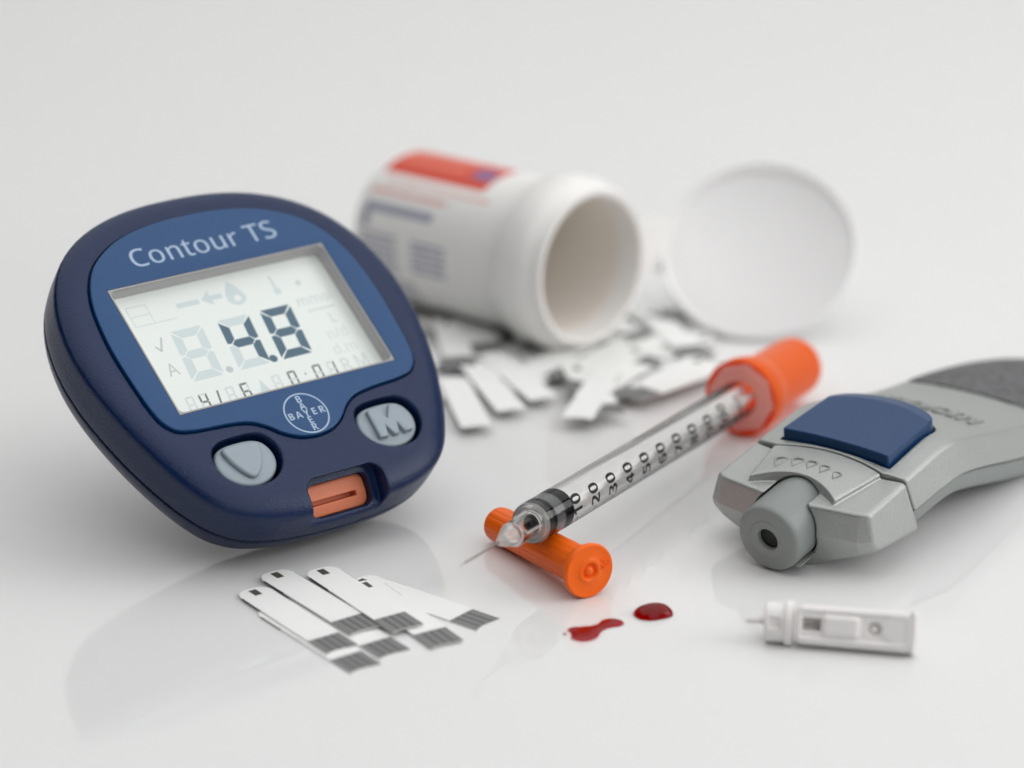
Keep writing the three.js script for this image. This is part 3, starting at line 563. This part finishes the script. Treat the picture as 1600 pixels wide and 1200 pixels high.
// ---------------------------------------------------------------- lancing device
{
  const g = thing('lancing_device', 'silver grey lancing device with blue release button lying arched on the table', 'lancing device');
  const w = V(0.78891, -0.00859, 0.61444).normalize(), p = V(0.60631, 0.17365, -0.77604).normalize(), n = V(-0.10003, 0.98477, 0.14220).normalize();
  place(g, V(37.33, 5.42, 81.66), w, n, p.clone().negate());
  // every field below is written in (x across, y up, s back from the nozzle face) and meshed with z = -s
  const pen = (f, lo, hi, cell) => { const m = fieldMesh((x, y, z) => f(x, y, -z), [lo[0], lo[1], -hi[2]], [hi[0], hi[1], -lo[2]], cell, 12); return m; };
  const yr = table1([[0, 4.3], [20, 4.3], [29, 4.25], [33, 3.45], [38, 1.5], [52, -3.9], [64, -7.2], [78, -10.8], [92, -13.8]]);
  const ys = table1([[0, -0.5], [18, -0.7], [30, -1.3], [35, -2.5], [52, -8.9], [64, -12.4], [78, -15], [92, -17.4]]);
  const yb = table1([[0, -1.4], [18, -3.9], [29, -4.5], [34, -5.7], [52, -12.8], [64, -16], [78, -18.4], [92, -20.6]]);
  const tail = (s) => clamp((s - 58) / 33, 0, 1);
  const hw = (s) => 13.8 * Math.sqrt(Math.max(1 - tail(s) ** 2.4, 0.0001));
  const topY = (x, s) => yr(s) + 1.25 * (1 - (x / 13.8) ** 2) - 2.5 * tail(s) ** 4;
  const seamS = (x) => 18.35 - 0.0155 * Math.min(x * x, 85) + (Math.abs(x) > 9.2 ? (Math.abs(x) - 9.2) * 0.16 : 0);
  const side = (x, y, s) => (Math.abs(x) - (hw(s) - 0.75 + 0.26 * (yr(s) - y))) * 0.95;
  const round = (s) => s - 91;
  const butt = (x, s, grow) => {                       // release button outline in plan: trapezoid with an arched rear edge
    const hx = lerp(9.25, 8.9, clamp((s - 19) / 16, 0, 1)) + grow;
    return smax(smax(Math.abs(x) - hx, s - (36.4 - 0.03 * x * x) - grow, 2.6), 19.5 - 0.004 * x * x - grow - s, 0.45);
  };
  part('upper_shell', pen((x, y, s) => {
    let f = smax(y - topY(x, s), side(x, y, s), 0.6);
    f = smax(smax(f, Math.max(ys(s) + 0.13 - y, round(s)), 0.2), seamS(x) + 0.2 - s, 0.3);
    f = smax(f, -Math.max(butt(x, s, 0.35), topY(x, s) - 1.6 - y), 0.25);
    return f;
  }, [-15.5, -19, 17], [15.5, 7, 92], 0.28), M.silver, g);
  part('lower_shell', pen((x, y, s) => {
    let f = smax(Math.abs(x) - hw(s) - 0.25 + 0.28 * Math.max(0, ys(s) - y), yb(s) - 1.6 * (1 - (x / 14) ** 2) - y, 1.2);
    return smax(Math.max(f, round(s) + 0.3), Math.max(y - ys(s) + 0.13, seamS(x) + 0.3 - s), 0.25);
  }, [-15.5, -24, 17], [15.5, 0.4, 92], 0.42), M.greyPlastic, g);
  // front cap with two wings, the raised plate and the nozzle tunnel
  const tunnel = (x, y, s) => Math.max(Math.hypot(x, y) - 5.62, s - 10.2);
  part('front_cap', pen((x, y, s) => {
    const ax = Math.abs(x), wingTop = y - (4.15 + 0.25 * (1 - (x / 13.8) ** 2));
    let f = smax(wingTop, (ax - (13.15 + 0.24 * (4.3 - y))) * 0.95, 0.7);
    f = smax(f, (4.1 + 0.17 * (ax - 5) + (y > 0 ? 0.3 * y : -0.28 * y) + 0.35 * Math.max(0, ax - 12) - s) * 0.93, 0.6);
    f = smax(f, (-0.7 - 0.19 * s - (13.8 - ax) * 0.46 - y) * 0.9, 0.8);
    const edge = 7.3 + (s - 6) * 0.19;                 // raised plate with an arched front edge
    let plate = smax(y - (topY(x, 18) + 0.05 + 0.55 * Math.max(0, 1 - (x / 8) ** 2) * clamp((17.6 - s) / 5, 0, 1)), smax((ax - edge) * 0.98 + 0.5 * Math.max(0, y - 5) , 9.6 - 0.05 * x * x + (y - 5) * 0.25 - s, 0.6), 0.35);
    plate = Math.max(plate, 2.5 - y);
    f = smin(f, plate, 0.35);
    f = smax(f, s - seamS(x) + 0.2, 0.3);
    return smax(f, -tunnel(x, y, s), 0.35);
  }, [-15.5, -10, 2], [15.5, 7.2, 19.2], 0.21), M.silver, g);
  const nz = (r, s) => [r, -s];
  part('nozzle', lathe([nz(0, 9.9), nz(1.7, 9.9), nz(1.7, 0.25), nz(1.77, 0.08), nz(1.9, 0.0), nz(2.95, -0.03), nz(3.05, 0.06), nz(3.2, 0.08), nz(4.45, 0.05), nz(4.95, 0.2), nz(5.23, 0.6), nz(5.34, 1.2), nz(5.36, 10.8), nz(0, 10.8)], 128, 0.7), M.greyPlastic, g, 'round grey nozzle with a dark centre hole');
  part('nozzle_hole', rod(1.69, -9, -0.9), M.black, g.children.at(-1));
  part('nozzle_ledge', new RoundedBoxGeometry(0.9, 0.3, 4.6, 2, 0.12).translate(4.5, -3.65, -3.2), M.silver, g);
  // raised drops in a falling row
  [[-5.1, 1.25], [-2.55, 1.13], [-0.2, 1.0], [2.1, 0.9], [4.5, 0.8]].forEach(([x, k], i) => {
    const drop = (q) => { const s = new THREE.Shape(); s.moveTo(0, -1.75 * q); s.bezierCurveTo(0.35 * q, -0.9 * q, 1.0 * q, -0.2 * q, 0.95 * q, 0.35 * q); s.bezierCurveTo(0.9 * q, 1.15 * q, -0.9 * q, 1.15 * q, -0.95 * q, 0.35 * q); s.bezierCurveTo(-1.0 * q, -0.2 * q, -0.35 * q, -0.9 * q, 0, -1.75 * q); return s; };
    const d = drop(k); d.holes.push(new THREE.Path(drop(k * 0.7).getPoints(10)));
    const m = slab(d, 0, 0.36, 0.1, 2, 1.2); m.rotateX(-Math.PI / 2); m.rotateY(0.1);   // shape y -> -z = s
    m.translate(x, topY(x, 13) - 0.1 + 0.5 * Math.max(0, 1 - (x / 8) ** 2) * 0.9, -(13.0 - 0.03 * x * x)); m.rotateZ(0);
    part('raised_drop', m, M.silver, g);
  });
  part('release_button', pen((x, y, s) => {
    const top = 7.05 - 0.045 * (s - 19) - 0.0025 * x * x - 0.22 * Math.max(0, s - (33.9 - 0.03 * x * x));
    return smax(smax(y - top, butt(x, s, 0), 0.28), 3.4 - y, 0.2);
  }, [-10.5, 2.6, 18], [10.5, 8.4, 38], 0.22), M.penBlue, g, 'dark blue release button');
  part('rubber_grip', pen((x, y, s) => {
    const lim = Math.max(60 + 0.004 * x * x - s, round(s) + 0.5);
    return Math.max(smax(Math.abs(y - topY(x, s)) - 0.3, Math.abs(x) - hw(s) + 1.4, 0.4), lim);
  }, [-14, -17, 58.5], [14, -1, 92], 0.3), M.penRubber, g, 'dark textured rubber grip');
  // raised lettering that reads from the tail
  const shapes = scene.userData.font.generateShapes('MICROLET', 3.9);
  const tg = new THREE.ExtrudeGeometry(shapes, { depth: 0.4, bevelEnabled: true, bevelSize: 0.08, bevelThickness: 0.14, bevelSegments: 2, curveSegments: 5 });
  tg.computeBoundingBox(); const wide = tg.boundingBox.max.x; tg.translate(-wide / 2, -1.9, 0); tg.scale(19.5 / wide, 1, 1); tg.rotateX(-Math.PI / 2); tg.rotateY(Math.PI);
  { const P = tg.attributes.position; for (let i = 0; i < P.count; i++) { const s = 45.2 - P.getZ(i), x = P.getX(i); P.setXYZ(i, x, P.getY(i) - 0.2 + topY(x, s), -s); } tg.computeVertexNormals(); }
  part('raised_lettering', tg, M.silver, g);
}
// ---------------------------------------------------------------- lancet
{
  const g = thing('lancet', 'small white plastic lancet lying before the lancing device', 'lancet');
  const A = V(32.55, 2.95, 104.04), B = V(55.34, 2.95, 108.36), x = B.clone().sub(A).normalize(), up = V(0, 0.93, -0.37), z = x.clone().cross(up).normalize(), y = z.clone().cross(x);
  place(g, A, x, y, z);                                 // x from the needle to the tail, z out of the marked face
  const body = (X, Y, Z) => {
    let f = roundBox(X - 15.2, Y, Z, 8.2, 2.75 + 0.01 * (X - 7), 1.9, 1.1);
    f = smin(f, roundBox(X - 23.2, Y, Z, 0.5, 2.95, 1.95, 0.45), 0.2);
    f = smin(f, Math.max(Math.hypot(Y, Z * 1.25) - 3.15, Math.abs(X - 6.1) - 0.55), 0.25);
    f = smin(f, smax(Math.hypot(Y, Z * 1.2) - 2.75, Math.abs(X - 4.2) - 1.5, 0.4), 0.2);
    f = smax(f, -roundBox(X - 4.2, Y + 0.1, Z - 2.4, 0.75, 0.8, 0.6, 0.2), 0.2);
    f = smax(f, -roundBox(X - 15, Y - 0.1, Z - 2.1, 7.4, 1.9, 0.55, 0.4), 0.25);          // recessed face
    f = smax(f, -roundBox(X - 9.3, Y - 0.1, Z - 0.9, 1.3, 0.85, 1.2, 0.1), 0.15);          // window
    f = smin(f, roundBox(X - 13.3, Y - 0.1, Z - 1.15, 2.7, 1.6, 1.0, 0.8), 0.3);          // block
    f = smin(f, smax(Math.hypot((X - 21.4) / 2.4, (Y - 0.1) / 2.0) - 1, Math.abs(Z - 1.2) - 0.55, 0.3), 0.3);
    f = smax(f, -Math.max(Math.hypot(X - 17.9, Y - 0.1) - 0.95, 0.7 - Z), 0.2);
    return smin(f, Math.max(Math.hypot(X - 17.9, Y - 0.1) - 0.5, Math.abs(Z - 0.6) - 0.5), 0.15);
  };
  part('lancet_body', fieldMesh(body, [2, -3.8, -3.2], [24.4, 3.8, 3.2], 0.14), M.lancet, g);
  const tip = rod(0.45, 0.1, 3.4); tip.rotateY(Math.PI / 2); part('needle_cover', tip, M.lancet, g);
  const pin = rod(0.14, 8.2, 10.6); pin.rotateY(Math.PI / 2); pin.translate(0, 0, 0.45); part('needle', pin, M.steel, g);
}
// ---------------------------------------------------------------- blood
{
  const dome = (fn, H, lo, hi, cell) => fieldMesh((x, y, z) => { const e = fn(x, z); return smax((y - H * Math.sqrt(clamp(-e, 0, 1) * (2 - clamp(-e, 0, 1)))) * 0.6, Math.max(e * 1.2, -0.08 - y), 0.05); }, [lo[0], -0.25, lo[1]], [hi[0], H + 0.3, hi[1]], cell);
  const drop = thing('blood_drop', 'round domed dark red blood drop beside the orange cap', 'blood drop');
  drop.position.set(20.1, 0, 95.9).multiplyScalar(MM);
  part('drop', dome((x, z) => Math.hypot(x / 2.85, (z + 0.25 * Math.sin(x)) / 2.15) - 1, 1.6, [-3.4, -3.2], [3.4, 3.2], 0.09), M.blood, drop);
  const smear = thing('blood_drop', 'flat two-lobed red blood smear beside the domed drop', 'blood drop');
  smear.position.set(11.5, 0, 101.2).multiplyScalar(MM);
  part('drop', dome((x, z) => {
    const a = Math.hypot((x + 1.2) / 2.1, (z - 1.0 + 0.25 * x) / 2.6) - 1, b = Math.hypot((x - 2.6) / 1.75, (z + 2.3) / 1.45) - 1, c = Math.hypot((x + 2.5) / 1.2, (z - 0.1) / 0.9) - 1;
    const t = clamp(((x + 1.2) * 3.8 - (z - 1) * 3.3) / 25.3, 0, 1), q = Math.hypot(x + 1.2 - 3.8 * t, z - 1 + 3.3 * t) / 0.95 - 1;
    return smin(smin(smin(a, b, 0.6), q, 0.6), c, 0.5);
  }, 0.42, [-4.6, -5], [5, 5], 0.1), M.bloodThin, smear);
  const spec = (x, z, r) => { const s = thing('blood_speck', 'tiny brownish dried speck next to the blood smear', 'blood speck', 'dried specks beside the smear'); s.position.set(x, 0, z).multiplyScalar(MM); part('speck', dome((X, Z) => Math.hypot(X / r, Z / (r * 0.9)) - 1, 0.1, [-0.6, -0.6], [0.6, 0.6], 0.05), std({ color: hex('#8a4a34'), roughness: 0.5 }), s); };
  spec(7.4, 102.5, 0.33); spec(8.4, 104.3, 0.2);
}
renderer.render(scene, camera);
